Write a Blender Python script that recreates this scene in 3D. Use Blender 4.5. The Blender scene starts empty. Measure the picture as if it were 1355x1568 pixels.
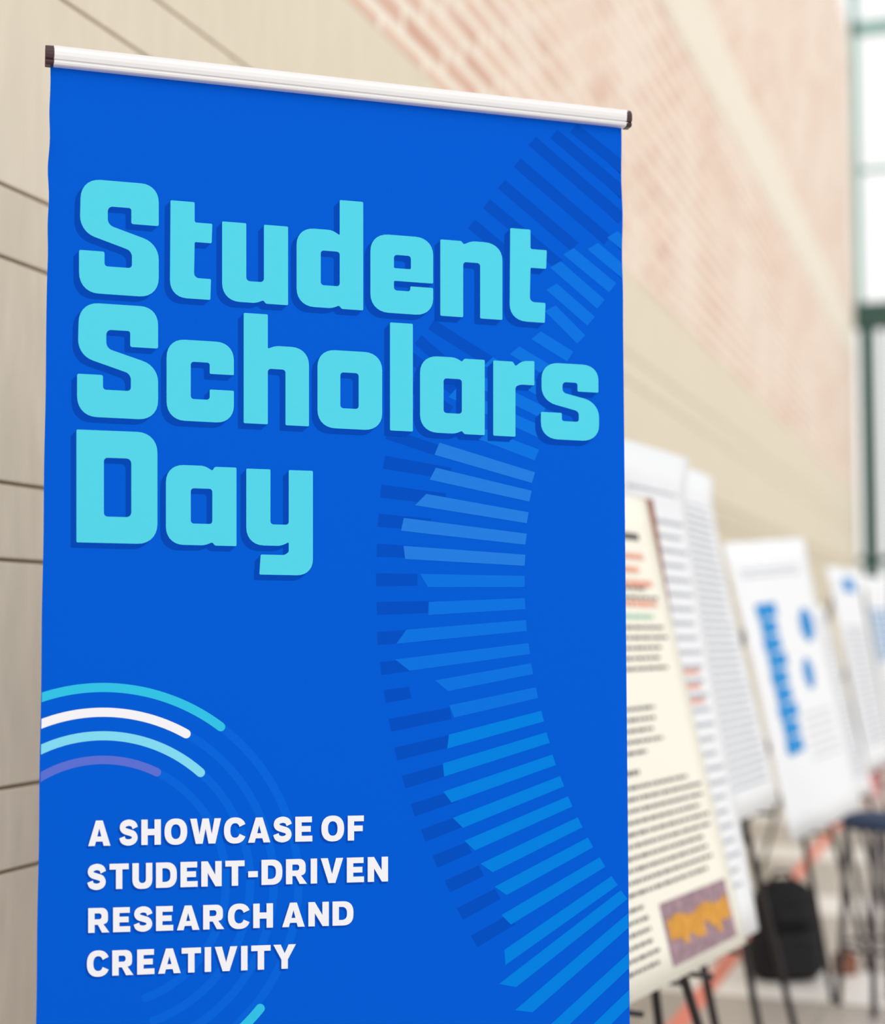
import bpy, math, random
from mathutils import Vector, Matrix
random.seed(7)
S = bpy.context.scene
S.view_settings.view_transform = 'Standard'
S.view_settings.look = 'None'
S.view_settings.exposure = 0.0

# ------------------------------------------------------------ helpers
def lin(c):
    out = []
    for v in c:
        v = v / 255.0
        out.append(v / 12.92 if v <= 0.04045 else ((v + 0.055) / 1.055) ** 2.4)
    return (out[0], out[1], out[2], 1.0)

def mat(name, rgb, rough=0.6, metal=0.0, noise=0.0, nscale=20.0, bump=0.0, spec=0.3, stretch=(1, 1, 1)):
    m = bpy.data.materials.new(name)
    m.use_nodes = True
    nt = m.node_tree
    b = nt.nodes['Principled BSDF']
    b.inputs['Base Color'].default_value = lin(rgb)
    b.inputs['Roughness'].default_value = rough
    b.inputs['Metallic'].default_value = metal
    b.inputs['Specular IOR Level'].default_value = spec
    if noise > 0 or bump > 0:
        tc = nt.nodes.new('ShaderNodeTexCoord')
        mp = nt.nodes.new('ShaderNodeMapping')
        mp.inputs['Scale'].default_value = stretch
        nz = nt.nodes.new('ShaderNodeTexNoise')
        nz.inputs['Scale'].default_value = nscale
        nz.inputs['Detail'].default_value = 5
        nt.links.new(tc.outputs['Object'], mp.inputs['Vector'])
        nt.links.new(mp.outputs['Vector'], nz.inputs['Vector'])
        if noise > 0:
            mx = nt.nodes.new('ShaderNodeMix'); mx.data_type = 'RGBA'
            c = lin(rgb)
            mx.inputs['A'].default_value = tuple(max(0, v * (1 - noise)) for v in c[:3]) + (1,)
            mx.inputs['B'].default_value = tuple(min(1, v * (1 + noise)) for v in c[:3]) + (1,)
            nt.links.new(nz.outputs['Fac'], mx.inputs['Factor'])
            nt.links.new(mx.outputs['Result'], b.inputs['Base Color'])
        if bump > 0:
            bp = nt.nodes.new('ShaderNodeBump')
            bp.inputs['Strength'].default_value = bump
            bp.inputs['Distance'].default_value = 0.002
            nt.links.new(nz.outputs['Fac'], bp.inputs['Height'])
            nt.links.new(bp.outputs['Normal'], b.inputs['Normal'])
    return m

def link(o, parent=None):
    S.collection.objects.link(o)
    if parent: o.parent = parent
    return o

def mesh_obj(name, verts, faces, mats, parent=None, fmat=None, smooth=False):
    me = bpy.data.meshes.new(name)
    me.from_pydata([tuple(v) for v in verts], [], faces)
    if not isinstance(mats, (list, tuple)): mats = [mats]
    for m in mats: me.materials.append(m)
    if fmat:
        for p, i in zip(me.polygons, fmat): p.material_index = i
    if smooth:
        for p in me.polygons: p.use_smooth = True
    me.update()
    return link(bpy.data.objects.new(name, me), parent)

def empty(name, loc=(0, 0, 0), rotz=0.0):
    e = bpy.data.objects.new(name, None)
    e.location = loc; e.rotation_euler = (0, 0, rotz); e.empty_display_size = 0.1
    S.collection.objects.link(e)
    return e

def box_data(V, F, lo, hi):
    b = len(V)
    for z in (lo[2], hi[2]):
        V += [(lo[0], lo[1], z), (hi[0], lo[1], z), (hi[0], hi[1], z), (lo[0], hi[1], z)]
    F += [(b, b+3, b+2, b+1), (b+4, b+5, b+6, b+7), (b, b+1, b+5, b+4), (b+1, b+2, b+6, b+5), (b+2, b+3, b+7, b+6), (b+3, b, b+4, b+7)]

def box(name, lo, hi, m, parent=None, bevel=0.0, seg=3):
    V, F = [], []
    box_data(V, F, lo, hi)
    o = mesh_obj(name, V, F, m, parent)
    if bevel > 0:
        md = o.modifiers.new('bevel', 'BEVEL'); md.width = bevel; md.segments = seg
        for p in o.data.polygons: p.use_smooth = True
    return o

def tube(name, pts, r, m, parent=None, n=12):
    V, F = [], []
    pts = [Vector(p) for p in pts]
    for i, p in enumerate(pts):
        d = (pts[min(i+1, len(pts)-1)] - pts[max(i-1, 0)]).normalized()
        a = d.cross(Vector((0.31, 0.17, 0.93))).normalized(); c = d.cross(a)
        for k in range(n):
            t = 2 * math.pi * k / n
            V.append(p + a * r * math.cos(t) + c * r * math.sin(t))
    for i in range(len(pts) - 1):
        for k in range(n):
            F.append((i*n+k, i*n+(k+1) % n, (i+1)*n+(k+1) % n, (i+1)*n+k))
    F.append(tuple(range(n))[::-1]); F.append(tuple(range((len(pts)-1)*n, len(pts)*n)))
    return mesh_obj(name, V, F, m, parent, smooth=True)

# ------------------------------------------------------------ camera
FPX = 2457.0; W0 = 1355.0; H0 = 1568.5
CH = 1.35
YAW = math.radians(18.9); PITCH = math.radians(4.1)
cd = bpy.data.cameras.new('camera'); cam = bpy.data.objects.new('camera', cd)
S.collection.objects.link(cam); S.camera = cam
cam.location = (0, 0, CH)
cam.rotation_euler = (math.pi / 2 + PITCH, 0, YAW)
cd.sensor_fit = 'VERTICAL'; cd.sensor_height = 36.0
cd.lens = FPX / H0 * 36.0
cd.dof.use_dof = True; cd.dof.focus_distance = 2.28; cd.dof.aperture_fstop = 1.9
cd.clip_end = 200
R = cam.rotation_euler.to_matrix(); C = Vector(cam.location)

def ray(x, y):
    return R @ Vector(((x - W0/2) / FPX, (H0/2 - y) / FPX, -1.0))
def P(x, y, d): return C + ray(x, y) * d
def on_floor(x, y, z=0.0):
    r = ray(x, y); return C + r * ((z - C.z) / r.z)

# ------------------------------------------------------------ materials
M_stone = mat('limestone', (230, 219, 197), 0.8, noise=0.09, nscale=9, bump=0.25, stretch=(1, 3, 0.5))
M_stoneD = mat('limestone_dado', (221, 210, 187), 0.8, noise=0.14, nscale=9, bump=0.25, stretch=(1, 3, 0.7))
M_joint = mat('joint_brown', (146, 122, 98), 0.9, noise=0.1)  # darker brown of the joints, seen in the gaps between stones
M_silver = mat('satin_aluminium', (232, 232, 234), 0.4, metal=0.15, noise=0.02, nscale=60, stretch=(1, 20, 20))
M_cap = mat('cap_plastic', (70, 46, 52), 0.35, noise=0.1)
def ban_mat(n, rgb, noise=0.03):
    return mat(n, rgb, 0.7, noise=noise, nscale=700, spec=0.04)
M_blue = ban_mat('banner_blue', (0, 91, 215), 0.05)
M_title = ban_mat('title_cyan', (84, 212, 236))
M_shade = ban_mat('shadow_blue', (0, 72, 186))
M_shade2 = ban_mat('fan_dark_blue', (0, 79, 197))
M_barA = ban_mat('fan_light_blue', (10, 114, 227))
M_barB = ban_mat('fan_bright_blue', (0, 128, 229))
M_barC = ban_mat('fan_pale_blue', (36, 124, 227))
M_ring = ban_mat('ring_blue', (4, 100, 222))
M_white = ban_mat('lettering_white', (240, 243, 251), 0.01)
M_acyan = ban_mat('arc_cyan', (50, 194, 234))
M_alight = ban_mat('arc_light_cyan', (128, 218, 246))
M_apurple = ban_mat('arc_violet', (90, 112, 214))
M_black = mat('easel_black', (48, 46, 48), 0.45, noise=0.1)
M_brown = mat('board_brown', (150, 98, 74), 0.6, noise=0.15, nscale=12)
M_paper = mat('paper_white', (243, 245, 248), 0.75, noise=0.01, nscale=5)
M_cream = mat('paper_cream', (249, 246, 232), 0.75, noise=0.01, nscale=5)
M_ink = mat('ink_black', (84, 82, 78), 0.8, noise=0.1)
M_grey = mat('ink_grey', (184, 188, 198), 0.8, noise=0.1)
M_coral = mat('ink_coral', (240, 168, 142), 0.8, noise=0.1)
M_green = mat('ink_green', (160, 208, 184), 0.8, noise=0.1)
M_inkblue = mat('ink_blue', (30, 144, 216), 0.8, noise=0.1)
M_orange = mat('print_orange', (232, 160, 66), 0.8, noise=0.4, nscale=45)
M_purple = mat('print_mauve', (160, 132, 142), 0.8, noise=0.7, nscale=50)

# ------------------------------------------------------------ room
WX = -1.7; Y0 = -4.0; Y1 = 22.3; WH = 9.5
hs = [CH + v for v in (-0.442, -0.291, 0.122, 0.263, 0.677, 0.811, 1.229, 1.37)]
levels = [0.0, 0.352 + 0.0, 0.50] + hs + [CH + 1.79]
wall = empty('wall_left', (0, 0, 0))
def courses(name, rng, m):
    V, F = [], []
    for i in rng:
        a, b = levels[i], levels[i+1]
        L = 1.9
        off = (i % 3) * 0.55 + 0.2
        y = Y0 - off
        while y < Y1:
            ya, yb = max(y, Y0), min(y + L, Y1)
            if yb - ya > 0.05:
                g0 = 0.003 if not 2.2 < ya < 3.2 else 0.0002
                g1 = 0.003 if not 2.2 < yb < 3.2 else 0.0002
                box_data(V, F, (WX - 0.06, ya + g0, a + 0.0034), (WX, yb - g1, b - 0.0034))
            y += L
    o = mesh_obj(name, V, F, m, wall)
    md = o.modifiers.new('bevel', 'BEVEL'); md.width = 0.002; md.segments = 2
courses('stone_courses', range(8, len(levels) - 1), M_stone)
courses('stone_dado_courses', range(0, 8), M_stoneD)
box('joint_backing', (WX - 0.12, Y0, 0), (WX - 0.012, Y1, CH + 1.79), M_joint, wall)

mb = bpy.data.materials.new('brick'); mb.use_nodes = True
nt = mb.node_tree; bs = nt.nodes['Principled BSDF']; bs.inputs['Roughness'].default_value = 0.85
tc = nt.nodes.new('ShaderNodeTexCoord'); sp = nt.nodes.new('ShaderNodeSeparateXYZ'); cb = nt.nodes.new('ShaderNodeCombineXYZ')
nt.links.new(tc.outputs['Object'], sp.inputs[0]); nt.links.new(sp.outputs['Y'], cb.inputs['X']); nt.links.new(sp.outputs['Z'], cb.inputs['Y'])
br = nt.nodes.new('ShaderNodeTexBrick')
br.inputs['Scale'].default_value = 1.0
br.inputs['Brick Width'].default_value = 0.40; br.inputs['Row Height'].default_value = 0.10
br.inputs['Mortar Size'].default_value = 0.019; br.inputs['Mortar Smooth'].default_value = 0.1
br.inputs['Color1'].default_value = lin((232, 196, 174)); br.inputs['Color2'].default_value = lin((210, 158, 134))
br.inputs['Mortar'].default_value = lin((246, 238, 222))
nz = nt.nodes.new('ShaderNodeTexNoise'); nz.inputs['Scale'].default_value = 1.2; nz.inputs['Detail'].default_value = 3
nt.links.new(cb.outputs[0], br.inputs['Vector']); nt.links.new(cb.outputs[0], nz.inputs['Vector'])
mx = nt.nodes.new('ShaderNodeMix'); mx.data_type = 'RGBA'
mx.inputs['B'].default_value = lin((244, 230, 214))
mr = nt.nodes.new('ShaderNodeMapRange'); mr.inputs['From Min'].default_value = 0.35; mr.inputs['From Max'].default_value = 0.7
mr.inputs['To Max'].default_value = 0.8
nt.links.new(nz.outputs['Fac'], mr.inputs['Value']); nt.links.new(mr.outputs[0], mx.inputs['Factor'])
nt.links.new(br.outputs['Color'], mx.inputs['A']); nt.links.new(mx.outputs['Result'], bs.inputs['Base Color'])
bp = nt.nodes.new('ShaderNodeBump'); bp.inputs['Strength'].default_value = 0.4; bp.invert = True; bp.inputs['Distance'].default_value = 0.01
nt.links.new(br.outputs['Fac'], bp.inputs['Height']); nt.links.new(bp.outputs[0], bs.inputs['Normal'])
M_band = mat('stone_band_pale', (240, 230, 212), 0.8, noise=0.05, nscale=4)
box('brick_lower', (WX - 0.12, Y0, CH + 1.795), (WX - 0.006, Y1, CH + 3.55), mb, wall)
box('stone_band', (WX - 0.12, Y0, CH + 3.555), (WX, Y1, CH + 4.15), M_band, wall)
box('brick_upper', (WX - 0.12, Y0, CH + 4.155), (WX - 0.006, Y1, WH), mb, wall)

mf = bpy.data.materials.new('floor_tile'); mf.use_nodes = True
nt = mf.node_tree; bs = nt.nodes['Principled BSDF']; bs.inputs['Roughness'].default_value = 0.35
tc = nt.nodes.new('ShaderNodeTexCoord')
br = nt.nodes.new('ShaderNodeTexBrick'); br.offset = 0.0
br.inputs['Scale'].default_value = 1.0; br.inputs['Brick Width'].default_value = 0.6; br.inputs['Row Height'].default_value = 0.6
br.inputs['Mortar Size'].default_value = 0.006
br.inputs['Color1'].default_value = lin((196, 190, 184)); br.inputs['Color2'].default_value = lin((178, 170, 164)); br.inputs['Mortar'].default_value = lin((150, 142, 134))
nt.links.new(tc.outputs['Object'], br.inputs['Vector'])
sp = nt.nodes.new('ShaderNodeSeparateXYZ'); nt.links.new(tc.outputs['Object'], sp.inputs[0])
mm = nt.nodes.new('ShaderNodeMath'); mm.operation = 'PINGPONG'; mm.inputs[1].default_value = 0.9
nt.links.new(sp.outputs['Y'], mm.inputs[0])
gt = nt.nodes.new('ShaderNodeMath'); gt.operation = 'GREATER_THAN'; gt.inputs[1].default_value = 0.62
nt.links.new(mm.outputs[0], gt.inputs[0])
mx = nt.nodes.new('ShaderNodeMix'); mx.data_type = 'RGBA'; mx.inputs['B'].default_value = lin((248, 246, 244))
nt.links.new(gt.outputs[0], mx.inputs['Factor']); nt.links.new(br.outputs['Color'], mx.inputs['A'])
nt.links.new(mx.outputs['Result'], bs.inputs['Base Color'])
V, F = [], []; box_data(V, F, (WX - 0.12, Y0, -0.1), (9.0, Y1 + 0.4, 0.0))
mesh_obj('floor', V, F, mf)
M_tile = mat('coral_inlay', (246, 144, 126), 0.5, noise=0.1)
box('trim_1', (-1.08, Y0, 0.0), (-1.01, Y1, 0.002), M_tile)
M_tile2 = mat('brown_tile', (190, 156, 142), 0.5, noise=0.15)
box('trim_2', (-1.0, Y0, 0.0), (-0.72, 4.9, 0.002), M_tile2)

# end glazing
M_frame = mat('green_steel', (58, 88, 80), 0.5, noise=0.08)
M_frame2 = mat('pale_teal_steel', (136, 174, 166), 0.5, noise=0.08)
win = empty('window_1', (0, 0, 0))
V, F = [], []
top = CH + 4.30
box_data(V, F, (WX, Y1 + 0.05, top - 0.22), (9, Y1 + 0.3, top + 0.12))
for i, x in enumerate((-1.64, -1.30, 0.6, 2.6, 4.6, 6.6, 8.8)):
    box_data(V, F, (x, Y1 + 0.08, 0), (x + (0.2 if i != 1 else 0.05), Y1 + 0.28, top - 0.22))
box_data(V, F, (WX, Y1 + 0.1, 2.2), (9, Y1 + 0.2, 2.3))
box_data(V, F, (WX, Y1 + 0.1, 0), (9, Y1 + 0.2, 0.2))
mesh_obj('lower_frame', V, F, M_frame, win)
V, F = [], []
for x in (-1.69, 0.7, 2.7, 4.7, 6.7, 8.9):
    box_data(V, F, (x, Y1 + 0.1, top + 0.12), (x + 0.1, Y1 + 0.2, 11))
box_data(V, F, (WX, Y1 + 0.1, 9.55), (9, Y1 + 0.22, 9.72))
box_data(V, F, (WX, Y1 + 0.12, 7.6), (9, Y1 + 0.18, 7.66))
mesh_obj('upper_frame', V, F, M_frame2, win)

# ------------------------------------------------------------ banner
Lp = P(66, 835, 2.17); Rp = P(958, 850, 2.3985)
ud = (Rp - Lp); ud.z = 0; ud.normalize()
zd = Vector((0, 0, 1)); nd = zd.cross(ud)
ban = empty('roll_up_banner', (Lp.x, Lp.y, 0), math.atan2(ud.y, ud.x))
O = Vector((Lp.x, Lp.y, 0))
def px(x, y):
    r = ray(x, y); t = (O - C).dot(nd) / r.dot(nd)
    q = C + r * t - O
    return (q.dot(ud), q.z)
def eL(y): return 77 - 0.01502 * (y - 103)
def eR(y): return 952 + 0.00947 * (y - 195)

tl, tr, bl, brr = px(eL(100), 98), px(eR(190), 190), px(eL(1568), 1568), px(eR(1568), 1568)
def edge(a, b, z):
    return a[0] + (b[0] - a[0]) * (z - a[1]) / (b[1] - a[1])
NR = 240
zb = 0.07
V, F = [], []
us = [0, 0.004, 0.012, 0.03, 0.1, 0.3, 0.5, 0.7, 0.9, 0.97, 0.99, 1]
for j in range(NR + 1):
    f = j / NR
    zl = tl[1] + (zb - tl[1]) * f; zr = tr[1] + (zb - tr[1]) * f
    ul = edge(tl, bl, zl); ur = edge(tr, brr, zr)
    d = tl[1] - zl
    rip = 0.0010 * math.sin(d * 75) * math.exp(-((d - 0.14) / 0.11) ** 2) + 0.0003 * math.sin(d * 31)
    ripr = 0.0009 * math.sin(d * 48 + 1) * math.exp(-((d - 0.14) / 0.12) ** 2)
    for k, s in enumerate(us):
        u = ul + (ur - ul) * s
        wl = max(0, 1 - s / 0.012); wr = max(0, 1 - (1 - s) / 0.012)
        u += rip * wl + ripr * wr
        y = 0.003 * wl * (0.5 + 0.5 * math.sin(d * 60)) * math.exp(-((d - 0.14) / 0.15) ** 2) + 0.002 * wr
        V.append((u, y, zl + (zr - zl) * s))
n = len(us)
for j in range(NR):
    for k in range(n - 1):
        F.append((j*n+k, (j+1)*n+k, (j+1)*n+k+1, j*n+k+1))
mesh_obj('printed_sheet', V, F, M_blue, ban, smooth=True)

def clip(poly, inside, inter):
    out = []
    for i in range(len(poly)):
        a, b = poly[i-1], poly[i]
        ia, ib = inside(a), inside(b)
        if ib:
            if not ia: out.append(inter(a, b))
            out.append(b)
        elif ia: out.append(inter(a, b))
    return out
def clip_banner(poly):
    def mk(fn):
        def inter(a, b):
            fa, fb = fn(a), fn(b); t = fa / (fa - fb)
            return (a[0] + (b[0]-a[0])*t, a[1] + (b[1]-a[1])*t)
        return (lambda p: fn(p) >= 0), inter
    for fn in (lambda p: eR(p[1]) - 1.5 - p[0], lambda p: p[0] - eL(p[1]) - 1.5):
        i, t = mk(fn)
        poly = clip(poly, i, t)
        if len(poly) < 3: return []
    return poly

def tess(contours):
    cu = bpy.data.curves.new('t', 'CURVE'); cu.dimensions = '2D'; cu.fill_mode = 'BOTH'
    for c in contours:
        s = cu.splines.new('POLY'); s.points.add(len(c) - 1)
        for p, q in zip(s.points, c): p.co = (q[0], q[1], 0, 1)
        s.use_cyclic_u = True
    o = bpy.data.objects.new('t', cu); S.collection.objects.link(o)
    dg = bpy.context.evaluated_depsgraph_get(); dg.update()
    me = bpy.data.meshes.new_from_object(o.evaluated_get(dg), depsgraph=dg)
    vs = [(v.co.x, v.co.y) for v in me.vertices]; fs = [tuple(p.vertices) for p in me.polygons]
    bpy.data.objects.remove(o); bpy.data.curves.remove(cu); bpy.data.meshes.remove(me)
    return vs, fs

def art(name, shapes, m, layer):
    V, F = [], []
    for cs in shapes:
        cs = [[px(*p) for p in c] for c in cs if len(c) >= 3]
        if not cs: continue
        vs, fs = tess(cs); b = len(V)
        V += [(v[0], -0.00007 * layer, v[1]) for v in vs]
        for f in fs:
            F.append(tuple(b + i for i in f))
    return mesh_obj(name, V, F, m, ban)

def fillet(poly, seg=7):
    out = []; N = len(poly)
    for i, (x, y, r) in enumerate(poly):
        p = Vector((x, y)); a = Vector(poly[i-1][:2]); b = Vector(poly[(i+1) % N][:2])
        la, lb = (a-p).length, (b-p).length
        d = min(r, la * 0.5, lb * 0.5) if r < 12 else min(r, la * 0.75, lb * 0.75)
        if d < 0.5: out.append((x, y)); continue
        p0 = p + (a-p) / la * d; p3 = p + (b-p) / lb * d
        p1 = p0 + (p-p0) * 0.6; p2 = p3 + (p-p3) * 0.6
        for k in range(seg + 1):
            t = k / seg
            q = p0*(1-t)**3 + p1*3*t*(1-t)**2 + p2*3*t*t*(1-t) + p3*t**3
            out.append((q.x, q.y))
    return out

def gS(x0, x1):
    base = [(124,170,30),(243,170,27),(243,107,3),(201,107,3),(201,131,4),(165,131,8),(165,103,9),(243,80,24),
            (243,-2,30),(121,-2,30),(121,62,3),(160,62,3),(160,40,5),(202,40,6),(202,66,9),(122,90,24)]
    return [[(x0 + (x - 121) * (x1 - x0) / 122.0, h, r) for x, h, r in base]]
def gt_(a, b, c):
    return [[(a,148,2),(b,148,2),(b,117,3),(c,117,2),(c-1,87,2),(b,87,2),(b-1,32,8),(c-2,32,2),(c-3,0,2),(a-1,0,26)]]
line1 = [gS(121, 243), gt_(261, 298, 325),
    [[(340,122,2),(377,122,2),(377,33,6),(404,33,6),(404,122,2),(441,122,2),(441,0,2),(407,0,2),(403,5,2),(392,0,6),(340,0,27)]],
    [[(454,122,27),(508,122,6),(520,115,2),(520,170,2),(556,170,2),(556,0,2),(523,0,2),(519,5,2),(508,0,6),(454,0,27)], [(491,89,5),(520,89,5),(520,35,5),(491,35,5)]],
    [[(567,122,28),(663,122,27),(663,50,2),(603,50,2),(603,35,5),(628,35,4),(628,43,2),(663,43,2),(663,-1,27),(567,-1,28)], [(603,91,5),(629,91,5),(629,70,2),(603,70,2)]],
    [[(674,121,2),(706,121,2),(710,116,2),(722,122,6),(769,122,27),(769,0,2),(735,0,2),(735,88,5),(709,88,5),(709,0,2),(674,0,2)]],
    gt_(781, 812, 837)]
line2 = [gS(118, 242),
    [[(255,123,28),(358,123,27),(358,73,2),(321,73,2),(321,90,4),(292,90,5),(292,33,5),(321,33,5),(321,49,2),(358,49,2),(358,-1,27),(255,-1,28)]],
    [[(373,170,2),(410,170,2),(410,117,2),(422,122,6),(473,122,27),(473,0,2),(437,0,2),(437,86,5),(410,86,5),(410,0,2),(373,0,2)]],
    [[(486,121,27),(585,121,27),(585,-1,27),(486,-1,27)], [(521,87,5),(549,87,5),(549,31,5),(521,31,5)]],
    [[(597,170,2),(632,170,2),(632,0,2),(597,0,2)]],
    [[(643,121,27),(697,121,6),(707,115,2),(711,120,2),(742,120,2),(742,0,2),(711,0,2),(707,5,2),(697,0,6),(643,0,27)], [(679,87,5),(707,87,5),(707,32,5),(679,32,5)]],
    [[(755,120,2),(785,120,2),(789,113,2),(800,122,6),(818,123,2),(818,84,2),(796,84,4),(789,80,3),(789,0,2),(755,0,2)]],
    [[(829,122,26),(916,122,24),(916,78,2),(884,78,2),(884,92,4),(861,92,6),(861,75,6),(917,62,24),(917,-1,26),(828,-1,26),(828,42,2),(860,42,2),(860,29,4),(886,29,4),(886,46,6),(829,60,22)]]]
line3 = [[[(117,170,2),(241,170,31),(241,0,31),(117,0,2)], [(159,129,6),(201,129,8),(201,40,8),(159,40,6)]],
    [[(254,122,27),(313,122,6),(325,115,2),(329,121,2),(362,121,2),(362,0,2),(329,0,2),(325,5,2),(313,0,6),(254,0,27)], [(292,87,5),(325,87,5),(325,33,5),(292,33,5)]],
    [[(377,120,2),(414,120,2),(414,35,5),(442,35,5),(442,120,2),(479,120,2),(479,-43,25),(397,-43,2),(399,-12,2),(436,-12,5),(442,-7,2),(442,8,2),(430,2,6),(377,2,27)]]]
def lay(line, base, x0, sl):
    out = []
    for g in line:
        cs = []
        for c in g:
            f = fillet(c)
            cs.append([(x, base + (x - x0) * sl - h * (1 - 0.00009 * (x - 300))) for x, h in f])
        out.append(cs)
    return out
title = lay(line1, 458, 300, 0.0686) + lay(line2, 649, 390, 0.05) + lay(line3, 831, 130, 0.024)
art('title_lettering', title, M_title, 8)
for i, k in enumerate((8.5, 5.5, 2.5)):
    art('title_drop_shade_%d' % (i + 1), [[[(x - k, y + k * 0.95) for x, y in c] for c in g] for g in title], M_shade, 4 + i)

# fan pattern
Lx = [(668,687),(660,725),(637,764),(615,803),(617,846),(643,889),(655,932),(606,976),(606,1020),(668,1052),(690,1090),(682,1137),(677,1180),(682,1222),(697,1262),(715,1297),(740,1332),(762,1367),(773,1410),(768,1470),(770,1515),(795,1555),(835,1590),(880,1610)]
SL = [.30,.23,.17,.12,.065,.01,-.05,-.09,-.13,-.19,-.22,-.27,-.31,-.35,-.40,-.44,-.49,-.54,-.60,-.70,-.78,-.87,-.93,-.98]
Rc = [(560,860),(600,846),(640,832),(690,822),(730,817),(780,809),(830,805),(875,803),(925,804),(960,806),(1027,815),(1060,822),(1090,829),(1157,846),(1219,869),(1280,898),(1333,930),(1385,966),(1450,1010),(1560,1080)]
def rx(y):
    for (a, xa), (b, xb) in zip(Rc, Rc[1:]):
        if a <= y <= b: return xa + (xb - xa) * (y - a) / (b - a)
    return Rc[0][1] if y < Rc[0][0] else Rc[-1][1]
def bar(l, s, t0=10, t1=8.5, skew=0.0, xr=None):
    x, y = l
    xe = xr if xr else x
    if xr is None:
        for _ in range(30): xe = rx(y + s * (xe - x))
    nx, ny = -s / math.hypot(1, s), 1 / math.hypot(1, s)
    e = (xe, y + s * (xe - x))
    ta, tb = max(0, skew), max(0, -skew)
    return [(x - nx*t0 + ta, y - ny*t0 + s*ta), (e[0] - nx*t1, e[1] - ny*t1), (e[0] + nx*t1, e[1] + ny*t1), (x + nx*t0 + tb, y + ny*t0 + s*tb)]
A, B2, Cc = [], [], []
SK = [2, 5, 14, 2, -4, -12, 2, 17, -20, -16, -3, 8, 4, -6, -8, -8, -10, -9, -4, 10, -14, -14, -10, -10]
for i, (l, s) in enumerate(zip(Lx, SL)):
    c = clip_banner(bar(l, s, skew=SK[i]))
    if i < 5: Cc.append([c])
    elif i < 11: A.append([c])
    else: B2.append([c])
up = [((935,357),(965,382)),((905,375),(960,421)),((868,383),(938,441)),((848,403),(920,466)),((842,437),(905,492)),((840,470),(890,520)),
      ((818,512),(873,546)),((785,535),(850,574)),((745,552),(838,604)),((715,575),(832,632)),((690,600),(828,662)),((672,640),(822,697))]
for a, b in up:
    d = Vector((b[0]-a[0], b[1]-a[1])).normalized(); nx, ny = -d.y * 9, d.x * 9
    A.append([clip_banner([(a[0]-nx+6*d.x, a[1]-ny+6*d.y), (b[0]-nx, b[1]-ny), (b[0]+nx, b[1]+ny), (a[0]+nx, a[1]+ny)])])
art('fan_bars_mid', A, M_barA, 2)
art('fan_bars_low', B2, M_barB, 2)
art('fan_bars_pale', Cc, M_barC, 3)
dk = []
DL = [(588,708),(583,752),(579,797),(577,843),(576,888),(577,932),(578,978),(583,1024),(589,1067),(597,1111),(606,1155),(618,1198),(632,1241),(648,1280),(666,1320),(685,1358),(704,1400),(726,1442)]
DS = [.17,.13,.08,.04,.0,-.03,-.07,-.11,-.16,-.2,-.24,-.29,-.33,-.38,-.42,-.47,-.53,-.58]
for i, (l, s) in enumerate(zip(DL, DS)):
    ex = Lx[min(i, len(Lx)-1)][0] + 22
    dk.append([clip_banner(bar(l, s, 10, 9, 0, xr=ex))])
ud_ = [((878,196),(960,262)),((848,205),(960,300)),((815,216),(952,335)),((792,249),(930,368)),((768,282),(880,378)),((745,312),(856,405)),((722,343),(800,408)),
       ((660,497),(760,560)),((640,520),(720,590)),((625,545),(700,600)),((610,580),(690,630)),((600,620),(680,660)),((593,664),(670,690))]
for a, b in ud_:
    d = Vector((b[0]-a[0], b[1]-a[1])).normalized(); nx, ny = -d.y * 8.5, d.x * 8.5
    dk.append([clip_banner([(a[0]-nx, a[1]-ny), (b[0]-nx, b[1]-ny), (b[0]+nx, b[1]+ny), (a[0]+nx, a[1]+ny)])])
art('fan_bars_dark', dk, M_shade2, 1)

# arcs
CX, CY = 158, 1352
def arc(Rr, a0, a1, w, cap1=True, cap0=False, n=80):
    def pt(r, a): a = math.radians(a); return (CX + r * math.sin(a), CY - r * math.cos(a))
    o = [pt(Rr + w/2, a0 + (a1-a0)*k/n) for k in range(n+1)]
    if cap1:
        c = pt(Rr, a1)
        for k in range(1, 10):
            t = math.radians(a1 + 180 * k / 10.0)
            o.append((c[0] + w/2 * math.sin(t), c[1] - w/2 * math.cos(t)))
    o += [pt(Rr - w/2, a1 + (a0-a1)*k/n) for k in range(n+1)]
    if cap0:
        c = pt(Rr, a0)
        for k in range(1, 10):
            t = math.radians(a0 + 180 + 180 * k / 10.0)
            o.append((c[0] + w/2 * math.sin(t), c[1] - w/2 * math.cos(t)))
    return [clip_banner(o)]
def ang(x, y): return math.degrees(math.atan2(x - CX, CY - y))
art('arc_cyan', [arc(299, -22, ang(338, 1113), 14), arc(308, ang(399, 1545), ang(360, 1585), 14, cap0=True)], M_acyan, 2)
art('arc_white', [arc(261, -24, ang(286, 1122), 14)], M_white, 2)
art('arc_light_cyan', [arc(225, -29, ang(308, 1182), 14)], M_alight, 2)
art('arc_violet', [arc(188, -34, ang(241, 1181), 13)], M_apurple, 2)
art('faint_rings', [arc(r, 20, 160, 13) for r in (299, 261, 225, 188)], M_ring, 1)

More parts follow.
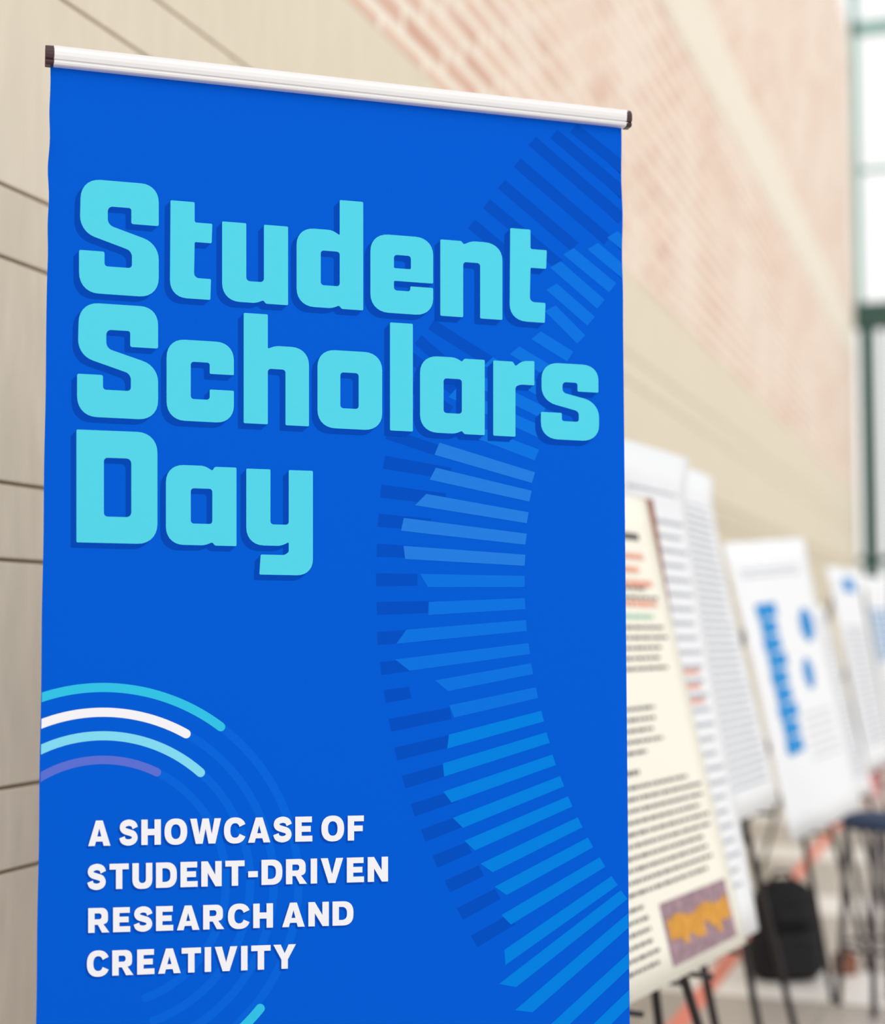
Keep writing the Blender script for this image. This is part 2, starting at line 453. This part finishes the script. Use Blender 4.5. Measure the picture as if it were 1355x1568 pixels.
# ---- tagline lettering: own heavy grotesque glyphs, cap height 100
def sup(rx_, ry_, cx, cy, a0=0, a1=360, n=40, e=2.35):
    o = []
    for k in range(n + (0 if a1 - a0 == 360 else 1)):
        t = math.radians(a0 + (a1 - a0) * k / n); c, s = math.cos(t), math.sin(t)
        o.append((cx + rx_ * math.copysign(abs(c) ** (2/e), c), cy + ry_ * math.copysign(abs(s) ** (2/e), s)))
    return o
def spine(pts, w):
    P_ = [Vector(p) for p in pts]; Q = []
    for i in range(len(P_) - 1):
        p0, p1, p2, p3 = P_[max(i-1, 0)], P_[i], P_[i+1], P_[min(i+2, len(P_)-1)]
        for k in range(6):
            t = k / 6
            Q.append(0.5 * ((2*p1) + (p2-p0)*t + (2*p0-5*p1+4*p2-p3)*t*t + (3*p1-p0-3*p2+p3)*t**3))
    Q.append(P_[-1])
    l, r = [], []
    for i, q in enumerate(Q):
        d = (Q[min(i+1, len(Q)-1)] - Q[max(i-1, 0)]).normalized(); nn = Vector((-d.y, d.x))
        l.append(tuple(q + nn*w)); r.append(tuple(q - nn*w))
    return l + r[::-1]
def fl(*c): return [fillet([(p[0], p[1], p[2] if len(p) > 2 else 0) for p in q], 6) for q in c]
G = {
 'A': (98, fl([(0,0),(34,100),(64,100),(98,0),(68,0),(63,17),(34,17),(29,0)], [(40,37),(58,37),(49,69)])),
 'S': (80, [spine([(69,68),(61,83),(41,89),(20,83),(13.5,70),(21,58),(41,51),(60,44),(67,30),(60,17),(40,11),(18,17),(11,32)], 12.5)]),
 'H': (86, fl([(0,0),(0,100),(28,100),(28,63),(58,63),(58,100),(86,100),(86,0),(58,0),(58,38),(28,38),(28,0)])),
 'O': (100, [sup(50, 52, 50, 50), sup(21, 29, 50, 50)]),
 'W': (136, fl([(0,100),(29,100),(41,38),(54,100),(82,100),(95,38),(107,100),(136,100),(111,0),(81,0),(68,60),(55,0),(25,0)])),
 'C': (94, [sup(49, 52, 49, 50, 25, 335) + sup(21, 29, 49, 50, 25, 335)[::-1]]),
 'E': (75, fl([(0,0),(0,100),(73,100),(73,77),(28,77),(28,62),(68,62),(68,39),(28,39),(28,23),(75,23),(75,0)])),
 'F': (71, fl([(0,0),(0,100),(71,100),(71,77),(28,77),(28,60),(66,60),(66,37),(28,37),(28,0)])),
 'T': (84, fl([(28,0),(28,77),(0,77),(0,100),(84,100),(84,77),(56,77),(56,0)])),
 'U': (87, fl([(0,100),(28,100),(28,21,15),(59,21,15),(59,100),(87,100),(87,-2,36),(0,-2,36)])),
 'D': (91, fl([(0,0),(0,100),(91,100,42),(91,0,42),(0,0)][:4], [(28,77),(63,77,22),(63,23,22),(28,23)])),
 'N': (89, fl([(0,0),(0,100),(28,100),(61,46),(61,100),(89,100),(89,0),(62,0),(28,54),(28,0)])),
 '-': (42, fl([(0,32),(0,56),(42,56),(42,32)])),
 'R': (92, fl([(0,0),(0,100),(86,100,28),(86,38,24),(66,34,2),(92,0),(60,0),(42,32),(28,32),(28,0)], [(28,78),(58,78,11),(58,54,11),(28,54)])),
 'I': (28, fl([(0,0),(0,100),(28,100),(28,0)])),
 'V': (98, fl([(0,100),(31,100),(49,36),(67,100),(98,100),(64,0),(34,0)])),
 'Y': (98, fl([(0,100),(32,100),(49,64),(66,100),(98,100),(63,38),(63,0),(35,0),(35,38)])),
}
KERN = {'AT': -12, 'TY': -4, 'AV': -8, 'CA': -4, 'WC': -3, 'AS': -2, 'RC': 0, 'AC': -5, 'OW': -3}
TRACK = 16.0
def tagline(txt, x0, x1, tl_, bl_, tr_, br_):
    pen = 0; gl = []
    for i, c in enumerate(txt):
        if c == ' ': pen += 24; continue
        w, cs = G[c]
        gl.append((pen, cs)); pen += w + TRACK + KERN.get(txt[i:i+2], 0)
    tot = pen - TRACK
    out = []
    for p0, cs in gl:
        g = []
        for c in cs:
            q = []
            for x, y in c:
                s = (x + p0) / tot; t = y / 100
                yb = bl_ + (br_ - bl_) * s; yt = tl_ + (tr_ - tl_) * s
                q.append((x0 + (x1 - x0) * s, yb + (yt - yb) * t))
            g.append(q)
        out.append(g)
    return out
tg = tagline('A SHOWCASE OF', 135, 557, 1257, 1296, 1249, 1287) + tagline('STUDENT-DRIVEN', 134, 594, 1324, 1363, 1312, 1350) \
   + tagline('RESEARCH AND', 135, 541, 1391, 1429, 1380, 1417) + tagline('CREATIVITY', 133, 453, 1457, 1496, 1446, 1483)
art('tagline_lettering', tg, M_white, 8)
art('tagline_shade', [[[(x - 2.5, y + 3) for x, y in c] for c in g] for g in tg], M_shade, 6)

# top rail
def extrude(name, prof, a_top, a_bot, b_top, b_bot, m, parent, grow=1.0):
    V, F = [], []; n = len(prof)
    for (t, b_) in ((a_top, a_bot), (b_top, b_bot)):
        h = t[1] - b_[1]; mid = (t[1] + b_[1]) / 2; u = (t[0] + b_[0]) / 2
        for y, z in prof: V.append((u, y * grow, mid + z * h * grow))
    for k in range(n): F.append((k, (k+1) % n, n + (k+1) % n, n + k))
    F.append(tuple(range(n))[::-1]); F.append(tuple(range(n, 2*n)))
    return mesh_obj(name, V, F, m, parent)
prof = [(0.002,-.5),(-.008,-.5),(-.0105,-.46),(-.0115,-.38),(-.0115,-.30),(-.0098,-.28),(-.0098,-.235),(-.012,-.22),(-.013,-.05),(-.013,.12),(-.0115,.28),(-.0085,.41),(-.004,.48),(.001,.5),(.007,.42),(.009,.2),(.009,-.4),(.005,-.5)]
a, b_, c_, d_ = px(82, 70), px(82, 103), px(957, 169), px(957, 196.5)
rail = extrude('top_rail', prof, a, b_, c_, d_, M_silver, ban)
def cap(x0, x1, t0, b0, t1, b1, nm):
    return extrude(nm, prof, px(x0, t0), px(x0, b0), px(x1, t1), px(x1, b1), M_cap, ban, 1.04)
o = cap(69, 83, 70.5, 100.5, 71.5, 102, 'end_cap_1'); o.modifiers.new('b', 'BEVEL').width = 0.002
o = cap(955, 963, 170, 196.5, 171, 197, 'end_cap_2'); o.modifiers.new('b', 'BEVEL').width = 0.001
uc = (tl[0] + tr[0]) / 2
tube('support_pole', [(uc, 0.03, 0.1), (uc, 0.03, (tl[1] + tr[1]) / 2 - 0.02)], 0.009, M_silver, ban)
box('cassette_base', (edge(tl, bl, zb) - 0.02, -0.05, 0.018), (edge(tr, brr, zb) + 0.02, 0.06, 0.1), M_silver, ban, 0.015)
for i, u in enumerate((0.12, 0.72)):
    box('foot_%d' % (i + 1), (u, -0.17, 0.0), (u + 0.045, 0.17, 0.018), M_silver, ban, 0.004)

# ------------------------------------------------------------ posters
def poster(TL, TR, BR, BL, paper, items, warp=0.0, board=False, curl=0.0, overlay=()):
    root = empty('research_poster', tuple((TL + TR + BR + BL) / 4))
    off0 = Vector(root.location)
    nrm = (TR - TL).cross(BL - TL).normalized()
    if nrm.x < 0: nrm = -nrm
    def sf(s, t, o=0.0):
        p = TL * (1-s) * (1-t) + TR * s * (1-t) + BR * s * t + BL * (1-s) * t
        w = warp * math.sin(s * math.pi) * (0.4 + 0.6 * t) + warp * 0.5 * math.sin(t * 5 + s * 3)
        w += curl * (max(0, 0.12 - t) / 0.12) ** 2
        return p + nrm * (w + o) - off0
    N = 14
    V = [sf(i/N, j/N) for j in range(N+1) for i in range(N+1)]
    F = [(j*(N+1)+i, (j+1)*(N+1)+i, (j+1)*(N+1)+i+1, j*(N+1)+i+1) for j in range(N) for i in range(N)]
    ob = mesh_obj('paper_sheet', V, F, paper, root, smooth=True)
    sd = ob.modifiers.new('s', 'SOLIDIFY'); sd.thickness = 0.002; sd.offset = 0
    if board:
        pts = [(0.05, 0.02), (1.085, -0.01), (0.975, 0.62), (0.05, 0.62)]
        V = [sf(s, t, -0.014) for s, t in pts] + [sf(s, t, -0.024) for s, t in pts]
        mesh_obj('backing_board', V, [(0,1,2,3),(7,6,5,4),(0,4,5,1),(1,5,6,2),(2,6,7,3),(3,7,4,0)], M_brown, root)
    groups = {}
    for it in items:
        groups.setdefault(('print_' + it[0].name, 0.0025), (it[0], []))[1].append(it[1:])
    for it in overlay:
        groups.setdefault(('print_detail_' + it[0].name, 0.0038), (it[0], []))[1].append(it[1:])
    for (nm, oo), (m, rs) in groups.items():
        V, F = [], []
        for s0, s1, t0, t1 in rs:
            ns = max(1, int((s1 - s0) * 10)); nt_ = max(1, int((t1-t0) * 12))
            for i in range(ns):
                for j in range(nt_):
                    b = len(V)
                    sa, sb = s0 + (s1-s0)*i/ns, s0 + (s1-s0)*(i+1)/ns
                    ta, tb = t0 + (t1-t0)*j/nt_, t0 + (t1-t0)*(j+1)/nt_
                    V += [sf(sa, ta, oo), sf(sb, ta, oo), sf(sb, tb, oo), sf(sa, tb, oo)]
                    F.append((b, b+3, b+2, b+1))
        mesh_obj(nm, V, F, m, root)
    return root

def words(m, s0, s1, t0, t1, step, th, gap=0.007, wmin=0.012, wmax=0.05, ragged=0.1):
    out = []; t = t0
    while t < t1:
        s = s0; end = s1 - random.random() * ragged * (s1 - s0)
        while s < end:
            w = random.uniform(wmin, wmax)
            out.append((m, s, min(s + w, end), t, t + th)); s += w + gap
        t += step
    return out

def easel(TL, TR, BR, BL, m=None, hgt=-0.10, spread=0.3, r=0.011):
    m = m or M_black
    bc = (BL + BR) / 2; tc_ = (TL + TR) / 2
    d = (BR - BL); d.z = 0; d.normalize()
    nrm = d.cross(Vector((0, 0, 1)))
    if nrm.x < 0: nrm = -nrm
    root = empty('display_easel', (bc.x, bc.y, 0)); o0 = Vector(root.location)
    zt = tc_.z + hgt
    lean = (tc_ - bc) / (tc_.z - bc.z)
    back = nrm * 0.055
    def on(z, lat):
        q = bc + lean * (z - bc.z); q = q - back + d * lat; return q - o0
    apex = zt
    for i, sgn in enumerate((-1, 1)):
        tube('front_leg_%d' % (i+1), [on(apex, sgn * 0.03), on(0.0, sgn * spread)], r, m, root)
    f = on(0, 0); rear = f - nrm * 0.72; rear.z = 0
    a = on(apex - 0.03, 0)
    wx = rear.x + o0.x
    if wx < WX + 0.06: rear.x += (WX + 0.06 - wx)
    tube('rear_leg', [a - nrm * 0.01, rear], r, m, root)
    tube('crossbar', [on(0.95, -0.14), on(0.95, 0.14)], 0.008, m, root)
    z = bc.z - 0.014
    tube('tray', [on(z, -0.28), on(z, 0.28)], 0.010, m, root)
    for i, sgn in enumerate((-1, 1)):
        tube('tray_peg_%d' % (i+1), [on(z, sgn * 0.2), on(z, sgn * 0.2) + nrm * 0.09], 0.006, m, root)
    tube('apex_clamp', [on(apex - 0.04, 0), on(apex + 0.03, 0)], 0.03, m, root)
    return root

BR = P(1141, 1445, 3.85); e = P(967, 1535, 3.25); TR = P(988, 765, 3.94)
BL = BR + (e - BR).normalized() * 1.05; TL = BL + (TR - BR)
it = [(M_ink, 0.1, 0.90, 0.085, 0.10)]
it += words(M_coral, 0.05, 0.93, 0.13, 0.2, 0.03, 0.014)
it += words(M_ink, 0.05, 0.95, 0.205, 0.23, 0.02, 0.006)
it += words(M_coral, 0.05, 0.93, 0.235, 0.25, 0.03, 0.013)
it += words(M_green, 0.05, 0.93, 0.265, 0.28, 0.03, 0.009)
it += words(M_ink, 0.05, 0.95, 0.29, 0.39, 0.022, 0.0062)
it += words(M_ink, 0.05, 0.80, 0.46, 0.56, 0.022, 0.0062, ragged=0.3)
it += words(M_ink, 0.40, 0.62, 0.585, 0.60, 0.03, 0.009)
it += words(M_ink, 0.05, 0.95, 0.615, 0.835, 0.022, 0.0062)
it += words(M_ink, 0.05, 0.52, 0.84, 0.97, 0.022, 0.0062)
it += [(M_purple, 0.56, 0.95, 0.85, 0.975)]
ov = []
for k in range(11):
    s = 0.575 + 0.033 * k
    tt = 0.885 - 0.006 * math.sin(k * 1.3)
    ov.append((M_orange, s, s + 0.031, tt, tt + 0.040 + 0.010 * ((k * 7) % 3)))
poster(TL, TR, BR, BL, M_cream, it, 0.004, board=True, overlay=ov)
easel(TL, TR, BR, BL, spread=0.36)

random.seed(11)
def make(TRp, BRp, dTR, dBR, width, dirp, paper, items, **kw):
    TR = P(TRp[0], TRp[1], dTR); BR = P(BRp[0], BRp[1], dBR)
    e = P(*dirp)
    BL = BR + (e - BR).normalized() * width; TL = BL + (TR - BR)
    poster(TL, TR, BR, BL, paper, items, **kw)
    easel(TL, TR, BR, BL, spread=0.22)
it = words(M_grey, 0.5, 0.95, 0.08, 0.9, 0.03, 0.008)
it += words(M_coral, 0.6, 0.9, 0.45, 0.52, 0.03, 0.010)
make((1038, 706), (1158, 1425), 4.42, 4.28, 0.9, (1060, 1476, 3.85), M_paper, it, warp=0.012, curl=0.03)
it = words(M_grey, 0.3, 0.93, 0.10, 0.92, 0.022, 0.008)
make((1081, 734), (1190, 1230), 5.32, 5.2, 0.8, (1155, 1246, 4.9), M_paper, it, warp=0.01, curl=0.02)

TLc, TRc, BRc, BLc = P(1106, 832, 5.85), P(1230, 824, 6.75), P(1318, 1238, 6.6), P(1215, 1290, 5.66)
it = []
for k in range(9):
    t = 0.22 + k * 0.058
    it.append((M_inkblue, 0.17 + 0.012 * (k % 2), 0.38 + 0.03 * (k % 3 == 0), t, t + 0.05))
it.append((M_inkblue, 0.20, 0.26, 0.22, 0.74))
for k in range(9):
    c = (k - 4) / 4.5; hw = 0.10 * math.sqrt(1 - c * c)
    it.append((M_inkblue, 0.78 - hw, 0.78 + hw, 0.31 + c * 0.06, 0.31 + c * 0.06 + 0.0125))
    it.append((M_inkblue, 0.66 - hw * .7, 0.66 + hw * .7, 0.48 + c * 0.055, 0.48 + c * 0.055 + 0.0115))
it += words(M_grey, 0.1, 0.9, 0.10, 0.13, 0.02, 0.006)
it += words(M_grey, 0.46, 0.9, 0.62, 0.8, 0.03, 0.005)
poster(TLc, TRc, BRc, BLc, M_paper, it, warp=0.008)
easel(TLc, TRc, BRc, BLc, spread=0.3)
it = words(M_grey, 0.1, 0.93, 0.05, 0.92, 0.03, 0.012)
make((1262, 930), (1336, 1212), 7.6, 7.45, 0.8, (1300, 1230, 6.9), M_paper, it)
it = words(M_grey, 0.15, 0.9, 0.3, 0.9, 0.03, 0.010) + [(M_inkblue, 0.4, 0.8, 0.05, 0.12)]
Eq = (P(1265, 866, 8.3), P(1312, 874, 8.9), P(1368, 1165, 8.8), P(1330, 1185, 8.2))
poster(*Eq, M_paper, it); easel(*Eq, spread=0.25)
it = words(M_inkblue, 0.1, 0.9, 0.2, 0.5, 0.04, 0.02)
Fq = (P(1320, 882, 10.0), P(1352, 886, 10.9), P(1400, 1130, 10.8), P(1366, 1145, 9.9))
poster(*Fq, M_paper, it); easel(*Fq, spread=0.25)

# ------------------------------------------------------------ backpack
M_bag = mat('backpack_nylon', (30, 30, 34), 0.7, noise=0.25, nscale=30, bump=0.3)
M_strap = mat('strap_webbing', (50, 50, 54), 0.7, noise=0.1)
def backpack(name, loc, rz, w, h, d, m, ms):
    root = empty(name, tuple(loc), rz)
    V, F = [], []
    rings = [(0.0, .82, .80), (.03, .95, .95), (.15, 1, 1), (.45, 1, .97), (.7, .96, .85), (.86, .86, .68), (.95, .66, .48), (1.0, .35, .25)]
    n = 24
    for z, a, b in rings:
        for k in range(n):
            t = 2*math.pi*k/n; c, s = math.cos(t), math.sin(t)
            q = 0.5
            V.append((math.copysign(abs(c)**q, c)*w/2*a, math.copysign(abs(s)**q, s)*d/2*b, z*h))
    for i in range(len(rings)-1):
        for k in range(n): F.append((i*n+k, i*n+(k+1)%n, (i+1)*n+(k+1)%n, (i+1)*n+k))
    F.append(tuple(range(n))[::-1]); F.append(tuple(range((len(rings)-1)*n, len(rings)*n)))
    mesh_obj('body', V, F, m, root, smooth=True)
    box('front_pocket', (-w*.36, -d*.5-.05, h*.06), (w*.36, -d*.40, h*.5), m, root, 0.025)
    box('upper_pocket', (-w*.3, -d*.5-.02, h*.55), (w*.3, -d*.3, h*.74), m, root, 0.02)
    for i, sx in enumerate((-1, 1)):
        box('side_pocket_%d' % (i+1), (min(sx*w*.44, sx*w*.54), -d*.3, h*.05), (max(sx*w*.44, sx*w*.54), d*.3, h*.38), m, root, 0.01)
        tube('shoulder_strap_%d' % (i+1), [(sx*w*.22, d*.3, h*.93), (sx*w*.28, d*.62, h*.8), (sx*w*.32, d*.68, h*.45), (sx*w*.36, d*.45, h*.08)], 0.014, ms, root)
    tube('top_handle', [(-.05, d*.1, h*.97), (-.03, d*.1, h*1.06), (.03, d*.1, h*1.06), (.05, d*.1, h*.97)], 0.008, ms, root)
    tube('zip', [(-w*.3, -d*.5-.052, h*.44), (0, -d*.5-.054, h*.46), (w*.3, -d*.5-.052, h*.44)], 0.004, ms, root)
    return root
bpk = on_floor(1202, 1497); backpack('backpack', (bpk.x, bpk.y, 0), YAW + 0.2, 0.26, 0.375, 0.16, M_bag, M_strap)
M_kraft = mat('kraft_paper', (140, 92, 72), 0.8, noise=0.1)
def tote(loc, rz, w, h, d, m, name):
    root = empty(name, tuple(loc), rz)
    V = [(-w/2,-d/2,0),(w/2,-d/2,0),(w/2,d/2,0),(-w/2,d/2,0),(-w*.54,-d*.55,h),(w*.54,-d*.55,h),(w*.54,d*.55,h),(-w*.54,d*.55,h)]
    F = [(0,3,2,1),(0,1,5,4),(1,2,6,5),(2,3,7,6),(3,0,4,7)]
    o = mesh_obj('bag_body', V, F, m, root); sd = o.modifiers.new('s', 'SOLIDIFY'); sd.thickness = 0.004
    for i, y in enumerate((-d*.55, d*.55)):
        tube('handle_%d' % (i+1), [(-w*.2, y, h*.95), (-w*.14, y, h*1.25), (w*.14, y, h*1.25), (w*.2, y, h*.95)], 0.005, m, root)
q = on_floor(1294, 1492); tote((q.x, q.y, 0), 0.5, 0.07, 0.075, 0.06, M_kraft, 'paper_bag')
q = on_floor(1326, 1215); tote((q.x, q.y, 0), 0.3, 0.26, 0.2, 0.14, mat('pink_canvas', (220, 160, 160), 0.8, noise=0.1), 'tote_bag')

# ------------------------------------------------------------ stool at the right edge
M_navy = mat('navy_upholstery', (52, 66, 92), 0.8, noise=0.15)
M_metal = mat('stool_grey_metal', (84, 80, 82), 0.4, noise=0.1)
q = on_floor(1350, 1545)
stl = empty('bar_stool', (q.x, q.y, 0), YAW + 0.35)
V, F = [], []; n = 32
rings = [(0.0, .630), (.12, .630), (.15, .64), (.155, .655), (.145, .675), (.10, .685), (0.0, .688)]
for r, z in rings:
    for k in range(n):
        t = 2*math.pi*k/n; V.append((max(r, .001)*.8*math.cos(t), max(r, .001)*.8*math.sin(t), z))
for i in range(len(rings)-1):
    for k in range(n): F.append((i*n+k, i*n+(k+1)%n, (i+1)*n+(k+1)%n, (i+1)*n+k))
mesh_obj('seat_pad', V, F, M_navy, stl, smooth=True)
for i in range(4):
    t = math.pi/4 + i*math.pi/2; c, s = math.cos(t), math.sin(t)
    tube('leg_%d' % (i+1), [(.11*c, .11*s, .635), (.15*c, .15*s, 0)], 0.012, M_metal, stl)
for j, (z, r) in enumerate(((.22, .136),)):
    tube('foot_ring_%d' % (j+1), [(r*math.cos(2*math.pi*k/24), r*math.sin(2*math.pi*k/24), z) for k in range(25)], 0.007, M_metal, stl, 8)

# ------------------------------------------------------------ light
wd = bpy.data.worlds.new('daylight'); S.world = wd; wd.use_nodes = True
bg = wd.node_tree.nodes['Background']; bg.inputs['Color'].default_value = (1.0, 0.995, 0.985, 1); bg.inputs['Strength'].default_value = 1.07
sl = bpy.data.lights.new('sun', 'SUN'); sl.energy = 0.7; sl.angle = math.radians(40); sl.color = (1, 0.98, 0.95)
so = bpy.data.objects.new('sun', sl); S.collection.objects.link(so)
so.rotation_euler = (math.radians(50), 0, math.radians(35))
so.location = (4, -3, 8)
